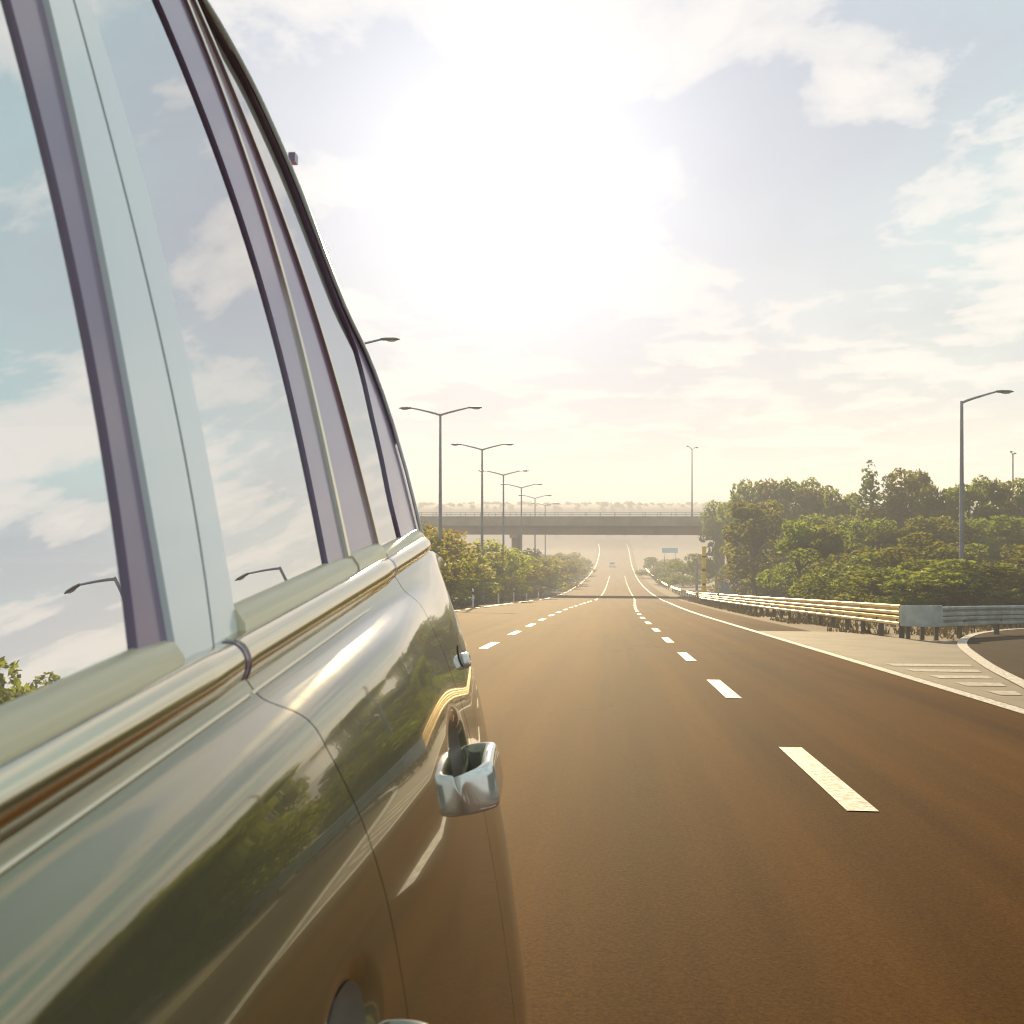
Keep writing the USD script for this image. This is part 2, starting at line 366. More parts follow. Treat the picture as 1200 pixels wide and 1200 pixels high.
def strip(u0, u1, y0, y1, lift, step=2., f0=None, f1=None):
    yy = np.linspace(y0, y1, max(2, int((y1 - y0) / step) + 1))
    a = np.stack([u0 + SH(yy), yy, zroad(yy) + lift], 1); b = np.stack([u1 + SH(yy), yy, zroad(yy) + lift], 1)
    return sheet(np.stack([a, b], 0)) if False else sheet(np.stack([np.linspace(0, 1, 5)[:, None, None] * (b - a)[None] + a[None]], 0)[0])


obj('asphalt', strip(-8.6, 5.7, -60, 462, 0.0), MT['asphalt'], road, smooth=True)
LEFT, DIV1, DIV2, RIGHT = -7.6, -2.4, 1.37, 4.08
obj('edge_line', strip(LEFT - .09, LEFT + .09, -40, 455, .005), MT['paint'], road)
obj('edge_line', strip(RIGHT - .085, RIGHT + .085, -40, 455, .005), MT['paint'], road)
PITCH = 6.0
for lane, ph in ((DIV2, 1530 / (943 - 688)), (DIV1, 1530 / (761 - 688) - 3 * 6.0)):
    for k in range(-3, 45):
        y0 = ph + k * PITCH
        obj('lane_dash', strip(lane - .085, lane + .085, y0, y0 + 2.35, .005, 1.2), MT['paint'], road)
# gore, ramp
ramp_px = [(1480, 940), (1330, 868), (1200, 803), (1165, 785), (1140, 768), (1128, 757), (1131, 749), (1146, 743), (1170, 739.5), (1200, 737), (1300, 733), (1420, 730)]
rp = np.array([flat(*p)[:2] for p in ramp_px])
tt = np.r_[0, np.cumsum(np.linalg.norm(np.diff(rp, axis=0), axis=1))]
rp = PchipInterpolator(tt, rp)(np.linspace(0, tt[-1], 70))
from shapely.geometry import Polygon, LineString
gore_poly = Polygon([(RIGHT + .1, 4.), (RIGHT + .1, 31.), (6.4, 31.), (7.3, 26.4), (8.2, 26.2)] + [tuple(p) for p in rp[::-1] if p[1] < 29])


def ground_poly(poly, lift, res=1.5):
    v, f = trimesh.creation.triangulate_polygon(poly.segmentize(res), engine='earcut')
    return trimesh.Trimesh(np.column_stack([v, -FALL * v[:, 1] + lift]), f, process=False)


gore_poly = gore_poly.buffer(0)
if gore_poly.geom_type != 'Polygon': gore_poly = max(gore_poly.geoms, key=lambda g: g.area)
gore = obj('gore_paving', ground_poly(gore_poly, .004), MT['gore'], kind='structure')
ramp_poly = Polygon(list(map(tuple, rp)) + [(40, 30), (40, -12), (16, -12)]).buffer(0)
if ramp_poly.geom_type != 'Polygon': ramp_poly = max(ramp_poly.geoms, key=lambda g: g.area)
ramp = thing('slip_road', kind='structure')
obj('asphalt', ground_poly(ramp_poly, .012), MT['ramp_asphalt'], ramp)
obj('edge_line', ground_poly(LineString(rp).buffer(.10, cap_style=2), .020), MT['paint'], ramp)
for k, yb in enumerate(np.arange(7.0, 17.6, 1.15)):
    x0 = RIGHT + .25
    bar = Polygon([(x0, yb), (14, yb + .25), (14, yb + .72), (x0, yb + .5)]).intersection(gore_poly.buffer(-.25))
    if not bar.is_empty and bar.geom_type == 'Polygon':
        obj('hatch_bar', ground_poly(bar, .010), MT['worn_paint'], gore)

# ------------------------------------------------------------------ guardrails
WB = [(0, -.155), (.045, -.13), (.045, -.06), (0, -.03), (0, .03), (.045, .06), (.045, .13), (0, .155)]
WPROF = np.array(WB + [(a - .006, b) for a, b in WB[::-1]]) * (1, .78)


def rail(name_label, path, heights, step=4., post_step=2., group=None, mats=('galv_sun_gold', 'post'), post_until=130.):
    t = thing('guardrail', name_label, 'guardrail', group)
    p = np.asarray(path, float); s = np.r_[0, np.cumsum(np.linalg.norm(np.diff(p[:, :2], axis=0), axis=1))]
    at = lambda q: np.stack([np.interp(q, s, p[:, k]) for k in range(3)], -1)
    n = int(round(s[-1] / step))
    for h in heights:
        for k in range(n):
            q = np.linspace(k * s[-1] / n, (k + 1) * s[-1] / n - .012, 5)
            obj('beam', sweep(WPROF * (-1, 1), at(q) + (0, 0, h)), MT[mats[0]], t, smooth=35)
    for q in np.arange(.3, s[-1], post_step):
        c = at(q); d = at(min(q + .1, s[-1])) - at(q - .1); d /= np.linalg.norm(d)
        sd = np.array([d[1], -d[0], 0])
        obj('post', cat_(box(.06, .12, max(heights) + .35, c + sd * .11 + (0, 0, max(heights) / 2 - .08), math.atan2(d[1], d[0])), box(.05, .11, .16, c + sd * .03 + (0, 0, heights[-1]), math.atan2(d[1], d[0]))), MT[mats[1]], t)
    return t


def urail(u, y0, y1, step=2.):
    yy = np.linspace(y0, y1, max(3, int((y1 - y0) / step) + 1)); uu = u(yy) if callable(u) else u
    xx = uu + SH(yy); return np.stack([xx, yy, zroad(yy)], 1)


RU = PchipInterpolator([20, 27, 45, 90, 150, 400], [7.05, 7.1, 7.0, 6.8, 7.3, 7.6])
rail('long double beam guardrail coloured sunlit gold along the right shoulder', urail(RU, 27.2, 92), (.70, .43))
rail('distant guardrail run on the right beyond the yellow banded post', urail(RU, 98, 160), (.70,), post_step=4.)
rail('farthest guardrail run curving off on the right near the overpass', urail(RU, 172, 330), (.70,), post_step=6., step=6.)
# rounded nose and the rail along the slip road
nose = thing('guardrail_terminal', 'rounded grey guardrail nose where main road and slip road rails meet', 'guardrail end')
th = np.linspace(math.pi, 2 * math.pi, 15)
ncx, ncy = 7.1 + .45, 27.1
npts = np.stack([ncx + .45 * np.cos(th), ncy + .45 * np.sin(th), -FALL * (ncy + .45 * np.sin(th))], 1)
obj('end_wrap', sweep(np.array([(-.012, -.36), (.03, -.36), (.05, -.2), (.05, .2), (.03, .36), (-.012, .36)]) * (1, .70), npts + (0, 0, .56)), MT['galv_dull'], nose, smooth=40)
for dx in (.12, .45, .78): obj('post', box(.09, .09, 1.2, (ncx - .45 + dx, ncy - .12, -FALL * 27 + .12)), MT['post'], nose)
rpts = np.array([(8.0, 27.2), (8.6, 28.0), (9.4, 28.9), (10.4, 29.9), (11.8, 30.9), (13.5, 31.7), (16, 32.4), (20, 33.0), (26, 33.2), (34, 32.6)])
rq = PchipInterpolator(np.arange(len(rpts)), rpts)(np.linspace(0, len(rpts) - 1, 50))
rail('pale green grey guardrail curving right along the slip road', np.column_stack([rq, -FALL * rq[:, 1] - .02])[::-1], (.68, .42), mats=('galv_dull', 'post'))
# median rail and marker posts
rail('low pale guardrail in front of the yellow green median bushes', urail(lambda y: -9.3 + 0 * y, 36, 60), (.62,), post_step=4., mats=('galv_sun_gold', 'galv_sun_gold'))
for i, (px, py) in enumerate([(554, 700), (584, 697), (602, 696), (617, 695.4), (631, 694.5), (653, 693.6)]):
    d = [62, 77, 90, 101, 112, 134][i]
    x = SH(d) + (on(px, 600, d)[0] - SH(d)) ; z = float(zroad(d))
    t = thing('marker_post', 'slim white marker post at the median edge, ' + ['nearest the car', 'second from the car', 'third from the car', 'third from the far end', 'second from the far end', 'farthest from the car'][i], 'marker post', 'white marker posts along the median', (x, d, z))
    h = 1.05
    pst = trimesh.creation.cylinder(.055, h, sections=8); pst.apply_translation((0, 0, h / 2))
    obj('shaft', pst, MT['white_plastic'], t, smooth=40)
    bb = trimesh.creation.cylinder(.058, .16, sections=8); bb.apply_translation((0, 0, h - .22)); obj('band', bb, MT['black'], t, smooth=40)

# ------------------------------------------------------------------ street lamps
def lamp_head(c, d):
    """Flat cobra head from c along the horizontal unit d."""
    d = np.asarray(d, float)
    prof = [(-.02, .05, .05), (.0, .09, .06), (.25, .16, .085), (.62, .15, .08), (.78, .06, .03)]
    rings = []
    sd = np.array([-d[1], d[0], 0])
    for s, w, h in prof:
        rings.append([c + d * s + sd * w * math.cos(a) + np.array([0, 0, h * math.sin(a) * (1 if math.sin(a) > 0 else .6)]) for a in np.linspace(0, 2 * math.pi, 13)[:-1]])
    r = np.array(rings); n = 12
    f = []
    for i in range(len(r) - 1):
        for j in range(n):
            k = (j + 1) % n; f += [[i * n + j, (i + 1) * n + j, (i + 1) * n + k], [i * n + j, (i + 1) * n + k, i * n + k]]
    v = r.reshape(-1, 3); v = np.vstack([v, r[0].mean(0), r[-1].mean(0)])
    for j in range(n):
        k = (j + 1) % n; f += [[len(v) - 2, j, k], [len(v) - 1, (len(r) - 1) * n + k, (len(r) - 1) * n + j]]
    m = trimesh.Trimesh(v, f, process=False); m.fix_normals(); return m


def lamp(label, base, height, arms, reach, rise, group=None, name='street_lamp', r0=.12):
    t = thing(name, label, 'street lamp', group, base)
    obj('pole', tube([(0, 0, -.3), (0, 0, 1.0), (0, 0, 1.02), (0, 0, height)], [r0 * 1.25, r0 * 1.25, r0, r0 * .55], 10), MT['lamp_pole'], t, smooth=40)
    for d in arms:
        d = np.array([*d, 0.]) / np.linalg.norm(d)
        q = np.linspace(0, 1, 8)
        pts = [np.array([0, 0, height - .08]) + d * (reach - .7) * a + np.array([0, 0, rise * (a ** .85)]) for a in q]
        obj('arm', tube(pts, np.linspace(.06, .04, 8), 8), MT['lamp_pole'], t, smooth=40)
        hd = obj('lamp_head', lamp_head(pts[-1], d), MT['lamp_head'], t, smooth=50)
        ln = trimesh.creation.icosphere(2, 1.); ln.apply_scale((.2, .1, .045)); ln.apply_transform(trimesh.transformations.rotation_matrix(math.atan2(d[1], d[0]), [0, 0, 1])); ln.apply_translation(pts[-1] + d * .45 - np.array([0, 0, .05]))
        obj('lens', ln, MT['lens'], hd, smooth=True)
    return t


for px, top, d, lab, half in [(385, 398, 44, 'median lamp mostly hidden by the car, only its right arm showing', 2.3), (516, 485, 61, 'tallest looking two armed median lamp right beside the car roofline', 2.3), (565, 526, 81, 'second two armed median lamp from the car', 2.3), (590, 556, 101, 'third two armed median lamp from the car', 2.3),
                          (611, 571, 121, 'fourth two armed median lamp from the car', 2.3), (627, 583.5, 146, 'fifth two armed median lamp, small and faint', 2.2), (639, 592, 176, 'farthest two armed median lamp just over the hill line', 2.2)]:
    p = on(px, top, d); zb = float(zground(p[0], d))
    if d == 44: p[0] = on(467, 397, d)[0] - 2.35; p[2] = on(467, 397, d)[2] - .35
    lamp(lab, (p[0], d, zb), p[2] - zb, [(1, 0.04), (-1, 0.04)], half, .42, 'two armed lamps along the median')
p = on(1127, 470, 50); zb = float(zground(p[0], 50))
lamp('single armed lamp by the trees, its arm reaching right over the slip road', (p[0], 50, zb), p[2] - zb, [(1, .12)], 2.25, .5)
lamp('single armed lamp seen only mirrored in the car window', (17.2, 37.5, float(zground(17.2, 37.5))), 9.9, [(1, .25)], 2.25, .5)
lamp('farther single armed lamp seen only mirrored low in the car window', (31., 58., float(zground(31., 58.))), 9.9, [(1, .5)], 2.25, .5)
BZ = 0.55
p = on(811, 526, 148); lamp('slim lamp with two short arms standing on the overpass', (p[0], 148, BZ), p[2] - BZ, [(.42, .9), (-.42, -.9)], 2.1, .35, r0=.11)
p = on(1187, 533, 110); zb = float(zground(p[0], 110)); lamp('small distant lamp rising over the treetops near the right edge', (p[0], 110, zb), p[2] - zb, [(.42, .9), (-.42, -.9)], 2.0, .3)

# ------------------------------------------------------------------ overpass
br = thing('overpass', 'low concrete road bridge crossing the motorway ahead', 'bridge')
x0, x1, yb0, yb1 = -60., 27., 145., 155.
obj('deck', box(x1 - x0, yb1 - yb0, .7, ((x0 + x1) / 2, 150, .05 - .35)), MT['concrete'], br)
for yy in (yb0 + .9, 148., 152., yb1 - .9): obj('girder', box(x1 - x0, .7, 1.55, ((x0 + x1) / 2, yy, -.3 - .775 - .003)), MT['beam'], br)
for yy in (yb0 + .15, yb1 - .15):
    obj('parapet', box(x1 - x0, .3, .55, ((x0 + x1) / 2, yy, .05 + .278)), MT['concrete'], br)
    for k in range(0, 44): obj('rail_post', box(.08, .08, .55, (x0 + 1 + k * 2., yy, .603 + .272)), MT['galv_dull'], br)
    for zz in (.85, 1.12): obj('handrail', box(x1 - x0, .06, .06, ((x0 + x1) / 2, yy - .075, zz)), MT['galv_dull'], br)
for xx in (-12.6, 15.2, -40.):
    for yy in (147.5, 152.5):
        z0 = float(zground(xx, yy)) - .5
        c = trimesh.creation.cylinder(.42, -1.85 - .45 - z0, sections=20); c.apply_translation((xx, yy, (z0 - 2.3) / 2)); obj('pier', c, MT['concrete'], br, smooth=40)
    obj('pier_cap', box(1.0, 9.0, .45, (xx, 150, -2.08)), MT['concrete'], br)
obj('abutment', box(2.0, 10.4, 13, (x1 + 1.0, 150, -6.4)), MT['concrete'], br)
obj('abutment', box(2.0, 10.4, 13, (x0 - 1.0, 150, -6.4)), MT['concrete'], br)

# ------------------------------------------------------------------ signs and the banded post
p = on(825, 697, 95); zb = float(zground(p[0], 95)); top = on(825, 640, 95)[2]
t = thing('banded_post', 'tall post coloured sunlit gold with dark bands standing behind the right guardrail', 'post', None, (p[0], 95, zb))
h = top - zb; edges = [0, .30, .34, .55, .60, .80, .83, 1.]
for k in range(7):
    c = trimesh.creation.cylinder(.22 - .04 * k / 6 if k % 2 == 0 else .165, h * (edges[k + 1] - edges[k]), sections=16); c.apply_translation((0, 0, h * (edges[k] + edges[k + 1]) / 2))
    obj('yellow_section' if k % 2 == 0 else 'dark_band', c, MT['yellow' if k % 2 == 0 else 'black'], t, smooth=40)
t = thing('warning_sign', 'back of a small grey triangular warning sign behind the guardrail', 'road sign', None, (*on(850, 700, 72)[:2], float(zground(*on(850, 700, 72)[:2]))))
from shapely.geometry import Polygon as SP
tri = SP([(-.5, 0), (.5, 0), (0, .88)]).buffer(.06)
m = trimesh.creation.extrude_polygon(tri, .03); m.apply_transform(trimesh.transformations.rotation_matrix(math.pi / 2, [1, 0, 0])); m.apply_translation((0, 0, on(850, 697, 72)[2] - float(zground(*on(850, 700, 72)[:2]))))
obj('plate', m, MT['sign_back'], t)
obj('post', tube([(0, .06, -.2), (0, .06, 2.2)], .035, 8), MT['galv_dull'], t, smooth=40)
d = 260; p = on(785, 645, d); zb = float(zground(p[0], d))
t = thing('direction_sign', 'pale blue direction sign beyond the overpass on the right', 'road sign', None, (p[0], d, zb))
obj('panel', box(3.7, .08, 1.15, (0, 0, p[2] - zb)), MT['sign_blue'], t)
for dx in (-1.3, 1.3): obj('post', box(.12, .12, p[2] - zb + .3, (dx, .105, (p[2] - zb) / 2 - .1)), MT['galv_dull'], t)

# ------------------------------------------------------------------ distant white car
d = 345; p = on(717.5, 660, d); zb = float(zroad(d))
t = thing('white_car', 'small white car far down the middle lane', 'car', None, (p[0], d, zb))
def hull_of(pts): return trimesh.convex.convex_hull(np.array(pts, float))
def pr(prof, hw, hw2=None):
    hw2 = hw2 or hw
    return hull_of([(s * hw, y, z) for y, z in prof for s in (-1, 1)])
obj('body', pr([(-2.1, .3), (-2.15, .6), (-2.0, .88), (2.0, .95), (2.15, .6), (2.1, .3)], .87), MT['white_car'], t)
obj('cabin', hull_of([(s * .78, y, .9) for y in (-1.0, 1.7) for s in (-1, 1)] + [(s * .60, y, 1.46) for y in (-.25, 1.2) for s in (-1, 1)]), MT['dark_glass'], t)
obj('roof', hull_of([(s * .61, y, z) for y in (-.28, 1.22) for s in (-1, 1) for z in (1.462, 1.49)]), MT['white_car'], t)
for sx in (-1, 1):
    for sy in (-1.3, 1.3):
        w = trimesh.creation.cylinder(.32, .2, sections=20); w.apply_transform(trimesh.transformations.rotation_matrix(math.pi / 2, [0, 1, 0])); w.apply_translation((sx * .79, sy, .32)); obj('wheel', w, MT['rubber'], t, smooth=40)
    obj('headlight', box(.3, .05, .14, (sx * .6, -2.12, .68)), MT['clear_lens'], t)

# ------------------------------------------------------------------ trees and bushes
def leaves(centres, radii, count, size, r, squash=.8, shell=.55):
    """count small folded leaf cards spread through blobs."""
    centres, radii = np.asarray(centres, float), np.asarray(radii, float)
    w = radii ** 2; k = r.choice(len(centres), count, p=w / w.sum())
    d = r.normal(size=(count, 3)); d /= np.linalg.norm(d, axis=1, keepdims=True)
    rad = radii[k] * (shell + (1 - shell) * r.random(count)) * (.82 + .36 * meshkit.noise(d * 2.6 + k[:, None] * 3.1, 4))
    c = centres[k] + d * rad[:, None] * (1, 1, squash)
    nrm = d * .6 + r.normal(size=(count, 3)) * .8 + (0, 0, .25); nrm /= np.linalg.norm(nrm, axis=1, keepdims=True)
    a = np.cross(nrm, r.normal(size=(count, 3))); a /= np.linalg.norm(a, axis=1, keepdims=True); b = np.cross(nrm, a)
    s = size * (.6 + .8 * r.random(count))[:, None]
    v = np.stack([c - a * s, c + b * s * .55, c + a * s, c - b * s * .55], 1).reshape(-1, 3)
    i = np.arange(count)[:, None] * 4
    return trimesh.Trimesh(v, np.vstack([i + [0, 1, 2], i + [0, 2, 3]]), process=False)


def tree_proto(kind, seed, name, label, group):
    """A tree of about 1 m height unit H=8 built at the origin."""
    r = np.random.default_rng(seed); t = thing(name, label, 'tree' if kind != 'bush' else 'bush', group)
    H = 8.
    if kind == 'broad':
        cs, rs = [], []
        for k in range(26):
            z = 1.6 + 5.9 * r.random() ** .85; ww = 2.5 * math.sin(math.pi * (.18 + .74 * (z - 1.2) / 6.6)) ** .8
            a = r.random() * 6.28; q = r.random() ** .5 * ww
            cs.append((q * math.cos(a), q * math.sin(a), z)); rs.append(.55 + .55 * r.random())
        lv = leaves(cs, rs, 3800, .165, r, shell=.7); mt = 'leaf'
    elif kind == 'pointed':
        cs, rs = [], []
        for k in range(30):
            z = 1.2 + 6.5 * (k / 29) ** .9; ww = (8.0 - z) * .34 + .12
            a = r.random() * 6.28; q = (.3 + .7 * r.random()) * ww
            cs.append((q * math.cos(a), q * math.sin(a), z)); rs.append(max(.22, .9 * ww * (.5 + .4 * r.random())))
        lv = leaves(cs, rs, 3600, .14, r, .6, .7); mt = 'leaf_dark'
    else:
        cs, rs = [], []
        for k in range(22):
            a = r.random() * 6.28; q = r.random() ** .5 * 3.2; z = .9 + (6.3 - .18 * q * q) * r.random() ** .7
            cs.append((q * math.cos(a), q * math.sin(a), z)); rs.append(.7 + .7 * r.random())
        lv = leaves(cs, rs, 3600, .18, r, shell=.7); mt = 'leaf_flare' if name.startswith('median') else 'leaf'
    pts = [(0, 0, -.4), (.06, .03, 1.5), (.02, .1, 3.5), (.1, 0, 5.6), (0, 0, 7.2)]
    parts = [tube(pts, [.19, .15, .11, .07, .02], 7)]
    for k in range(min(len(cs), 16)):
        c = np.array(cs[k]); z0 = max(.4, c[2] * .62); parts.append(tube([(0.04, .04, z0), (c * .5 + np.array([0, 0, z0]) * .5) + (0, 0, .1), c], [.06, .045, .015], 5))
    obj('trunk', cat_(parts), MT['bark'], t, smooth=40)
    obj('crown', lv, MT[mt], t)
    return t


MEDIAN = 'yellow green bushes farther along the median'
protos = {('broad', 0): None, ('broad', 1): None, ('broad', 2): None, ('pointed', 0): None, ('pointed', 1): None, ('bush', 0): None, ('bush', 1): None}
usedp = {}


def put_tree(kind, var, x, y, height, width, label, group, rot, median=False):
    key = (kind, var, median); name = ('median_bush' if median else {'broad': 'broadleaf_tree', 'pointed': 'conifer_tree', 'bush': 'bush'}[kind])
    z = float(zground(x, y)); s = (width / (5.6 if kind != 'pointed' else 4.2), width / (5.6 if kind != 'pointed' else 4.2), height / 7.9)
    if key not in usedp:
        t = tree_proto(kind, 11 + var + (40 if median else 0) + len(kind), name, label, group); usedp[key] = t; place(t, (x, y, z), rot, s); return t
    return copy_of(usedp[key], label, (x, y, z), rot, s, group, 'bush' if kind == 'bush' else 'tree')


# skyline trees seen one by one: (pixel x, pixel y of the top, distance, kind, variant, width, label)
for px, py, d, kind, var, w, lab in [
    (846, 590, 138, 'broad', 0, 6.5, 'low rounded tree at the left end of the thicket by the overpass'),
    (874, 556, 118, 'broad', 1, 6.5, 'rounded tree crown standing clear at the left of the thicket skyline'),
    (908, 566, 112, 'broad', 2, 6.5, 'second rounded crown from the left on the thicket skyline'),
    (936, 565, 108, 'broad', 0, 6.8, 'third rounded crown from the left on the thicket skyline'),
    (962, 563, 102, 'broad', 1, 6.2, 'broad crown just left of the dip before the tall spiky tree'),
    (988, 578, 96, 'broad', 2, 5., 'low crown in the skyline dip left of the tall spiky tree'),
    (1019, 538, 88, 'pointed', 0, 6.4, 'tall spiky conifer, the highest top in the thicket'),
    (1040, 552, 90, 'pointed', 1, 5.2, 'slim conifer touching the right side of the tall spiky one'),
    (1068, 555, 84, 'broad', 0, 6.4, 'dense dark crown left of the single armed lamp'),
    (1098, 562, 80, 'broad', 1, 4.6, 'thin topped crown directly left of the lamp pole'),
    (1136, 566, 76, 'broad', 2, 5., 'crown directly right of the lamp pole'),
    (1153, 553, 80, 'pointed', 1, 4.2, 'narrow pointed tree right of the lamp pole'),
    (1178, 566, 74, 'broad', 0, 4.6, 'tree crown under the small distant lamp'),
    (1200, 560, 72, 'pointed', 0, 4.8, 'pointed tree at the right edge of the picture')]:
    p = on(px, py, d); z = float(zground(p[0], d)); put_tree(kind, var, p[0], d, p[2] - z, w, lab, None, rng.random() * 360)
# fill of the thicket
ROWS = {104: ('hazy tree in the far left part of the thicket, below its skyline crowns', 'far left thicket trees below the skyline'),
        84: ('tree in the back row of the thicket, just below its skyline crowns', 'back row thicket trees'),
        68: ('tree in the middle row of the thicket behind the right guardrail', 'middle row thicket trees'),
        54: ('sunlit green bush in the front row of the thicket behind the right guardrail', 'front row thicket bushes'),
        44: ('large green bush at the near right foot of the thicket by the lamp pole', 'near right thicket bushes')}
for d0, py0, n, kinds in ((104, 597, 5, 'broad'), (84, 598, 7, 'broad'), (68, 610, 8, 'broad'), (54, 632, 8, 'bush'), (44, 655, 5, 'bush')):
    for i in range(n):
        lo = {104: 850, 84: 872, 68: 905, 54: 960, 44: 1050}[d0]
        px = lo + (1235 - lo) * (i + .5 + .5 * (rng.random() - .5)) / n
        d = d0 * (1 + .10 * (rng.random() - .5)); py = py0 + 22 * (rng.random() - .5)
        p = on(px, py, d); z = float(zground(p[0], d)); h = max(2.2, p[2] - z)
        put_tree(kinds, int(rng.integers(0, 3)) if kinds == 'broad' else int(rng.integers(0, 2)), p[0], d, h, max(4.4, min(8., h * .95)), ROWS[d0][0], ROWS[d0][1], rng.random() * 360)
# low scrub along the rail and far right strip
for px, py, d in [(842, 668, 110), (862, 672, 102), (885, 676, 95), (915, 680, 86), (945, 684, 78), (975, 688, 70), (1005, 690, 63), (1040, 694, 57), (770, 655, 215), (790, 660, 195), (805, 655, 170), (758, 657, 260)]:
    p = on(px, py, d); z = float(zground(p[0], d)); put_tree('bush', int(rng.integers(0, 2)), p[0] + 1.5, d, max(1.8, p[2] - z + 1.0), 4.5 if d < 120 else 7., *(('low bush close behind the double beam guardrail', 'low bushes behind the double beam guardrail') if d < 120 else ('faint low bush beyond the yellow banded post', 'low bushes beyond the banded post')), rng.random() * 360)
# the wood goes on past the right edge of the picture (the car mirrors it)
for i in range(18):
    y = 33 + 11 * rng.random(); put_tree('bush' if i % 3 else 'broad', i % 2, y * (.47 + .40 * i / 18) , y, 5.2 + 1.6 * rng.random(), 5.5, 'tree of the roadside wood seen mirrored in the car door', 'trees mirrored in the car door', rng.random() * 360)
for i in range(62):
    y = -10 + 84 * (i + .6 * rng.random()) / 62; x = 25 + (i % 3) * 4.5 + 3 * rng.random() + max(0, y - 40) * .45
    put_tree('broad' if i % 5 else 'pointed', int(rng.integers(0, 2)), x + (14 if y < 24 else 0), y, (8.0 if y > 16 else 5.0) + 3.4 * rng.random(), 6.4 + 2 * rng.random(), 'tree of the roadside wood seen mirrored in the car door', 'trees mirrored in the car door', rng.random() * 360)
# median bushes
for i in range(40):
    d = 40 * (1.052 ** i)
    if d > 330: break
    u = -11.3 - 1.4 * rng.random()
    x = u + float(SH(d)); h = (3.9 + 1.3 * rng.random()) * (1.0 if d < 100 else 1.15)
    put_tree('bush', int(rng.integers(0, 2)), x, d, h, 4.2 + 1.2 * rng.random() + d / 90, ('yellow green median bush nearest the car, partly hidden by it', 'second yellow green median bush from the car', 'third yellow green median bush from the car', 'fourth yellow green median bush from the car')[i] if i < 4 else 'yellow green bush farther along the median hedge left of the road', None if i < 4 else MEDIAN, rng.random() * 360, True)
for i in range(16):
    d = 55 + 18 * i; put_tree('broad', i % 3, -17 - 5 * rng.random() + float(SH(d)), d, 3.6 + 1.4 * rng.random() , 5., 'green bush behind the yellow median bushes', 'green bushes behind the yellow median bushes', rng.random() * 360)

# distant scrub on the hill, and grass
r = np.random.default_rng(5); cs, rs = [], []
for px, d, s_ in [(px, 548 + 20 * r.random(), .5 + .9 * r.random() ** 2) for px in r.uniform(470, 1000, 150)] + [(q + 5 * r.normal(), 552, 1.5) for q in (566, 574, 617, 735) for _ in range(3)] + [(px, 476 + 66 * r.random() ** .7, .6 + 1.1 * r.random()) for px in r.uniform(460, 1000, 230)]:
    p = on(px, 590, d)
    cs.append((p[0], d, float(zground(p[0], d)) + s_ * .3)); rs.append(s_)
obj('distant_scrub', leaves(cs, rs, 30000, .26, r, .7, .5), MT['leaf_dark'], kind='stuff', label='dark scrub dotted over the far hillside')
n = 26000
gy_ = 18 + 110 * r.random(n) ** 1.6
side = r.random(n) < .62
gu = np.where(side, 6.3 + 7 * r.random(n) ** 1.3, -8.8 - 4.5 * r.random(n))
gx_ = gu + SH(gy_)
from shapely import contains_xy
keep = ~contains_xy(gore_poly.buffer(.15), gx_, gy_) & ~contains_xy(ramp_poly.buffer(.2), gx_, gy_) & (meshkit.noise(np.stack([gx_ / 1.3, gy_ / 2.2, 0 * gx_], -1), 2) > .38)
gx_, gy_ = gx_[keep], gy_[keep]; n = len(gx_)
gz_ = zground(gx_, gy_); a = r.random(n) * 6.28; hh = .10 + .22 * r.random(n) ** 2; wd = .02 + .02 * r.random(n)
c = np.stack([gx_, gy_, gz_ - .01], 1); dirv = np.stack([np.cos(a), np.sin(a), 0 * a], 1)
v = np.stack([c - dirv * wd[:, None], c + dirv * wd[:, None], c + np.stack([r.normal(size=n) * .07, r.normal(size=n) * .07, hh], 1)], 1).reshape(-1, 3)
obj('roadside_grass', trimesh.Trimesh(v, np.arange(3 * n).reshape(-1, 3), process=False), MT['grass'], kind='stuff', label='dry grass tufts along both road verges')

# ------------------------------------------------------------------ the car beside the camera (built level, then pitched with the falling road)
TH = math.atan(FALL)
CW = np.array([[1, 0, 0], [0, math.cos(TH), -math.sin(TH)], [0, math.sin(TH), math.cos(TH)]])   # world to car
CO = CW @ np.array([0, 0, EYE])


def cray(px, py): return CW @ (FW + RT * (px - 600) / F - UP * (py - 600) / F)


ZB_ = np.polyfit([.581, .755, 1.049, 1.36, 1.863, 2.187], [1.054, 1.077, 1.117, 1.163, 1.226, 1.278], 2)


def zb(Y):
    Y = np.asarray(Y, float); Yc = np.clip(Y, .2, 2.2)
    return np.polyval(ZB_, Yc) + np.where(Y < .2, (Y - .2) * .03 - .06 * np.maximum(-1.0 - Y, 0), 0) + np.where(Y > 2.2, (Y - 2.2) * -.02, 0)


XC = -1.16
T_ = [0, .02, .034, .050, .056, .066, .078, .092, .115, .19, .271, .36, .494, .612, .78, .945, 1.1]
X_ = [-.374, -.367, -.357, -.323, -.314, -.3055, -.2995, -.2945, -.286, -.262, -.241, -.224, -.204, -.188, -.168, -.150, -.160]
XT = PchipInterpolator(T_, X_)
XR = PchipInterpolator([0, .01, .05, .115, .19, .271, .36, .494, .612, .78, .945, 1.1], [-.372, -.364, -.344, -.313, -.285, -.260, -.240, -.214, -.192, -.168, -.150, -.160])
PL = PchipInterpolator([-2.2, -1.9, -1.5, -.9, 0, 1.1, 1.6, 2.0, 2.16, 2.4, 2.7, 3.0], [-.42, -.17, -.05, -.01, 0, 0, 0, -.002, -.010, -.07, -.18, -.32])
KT = .24


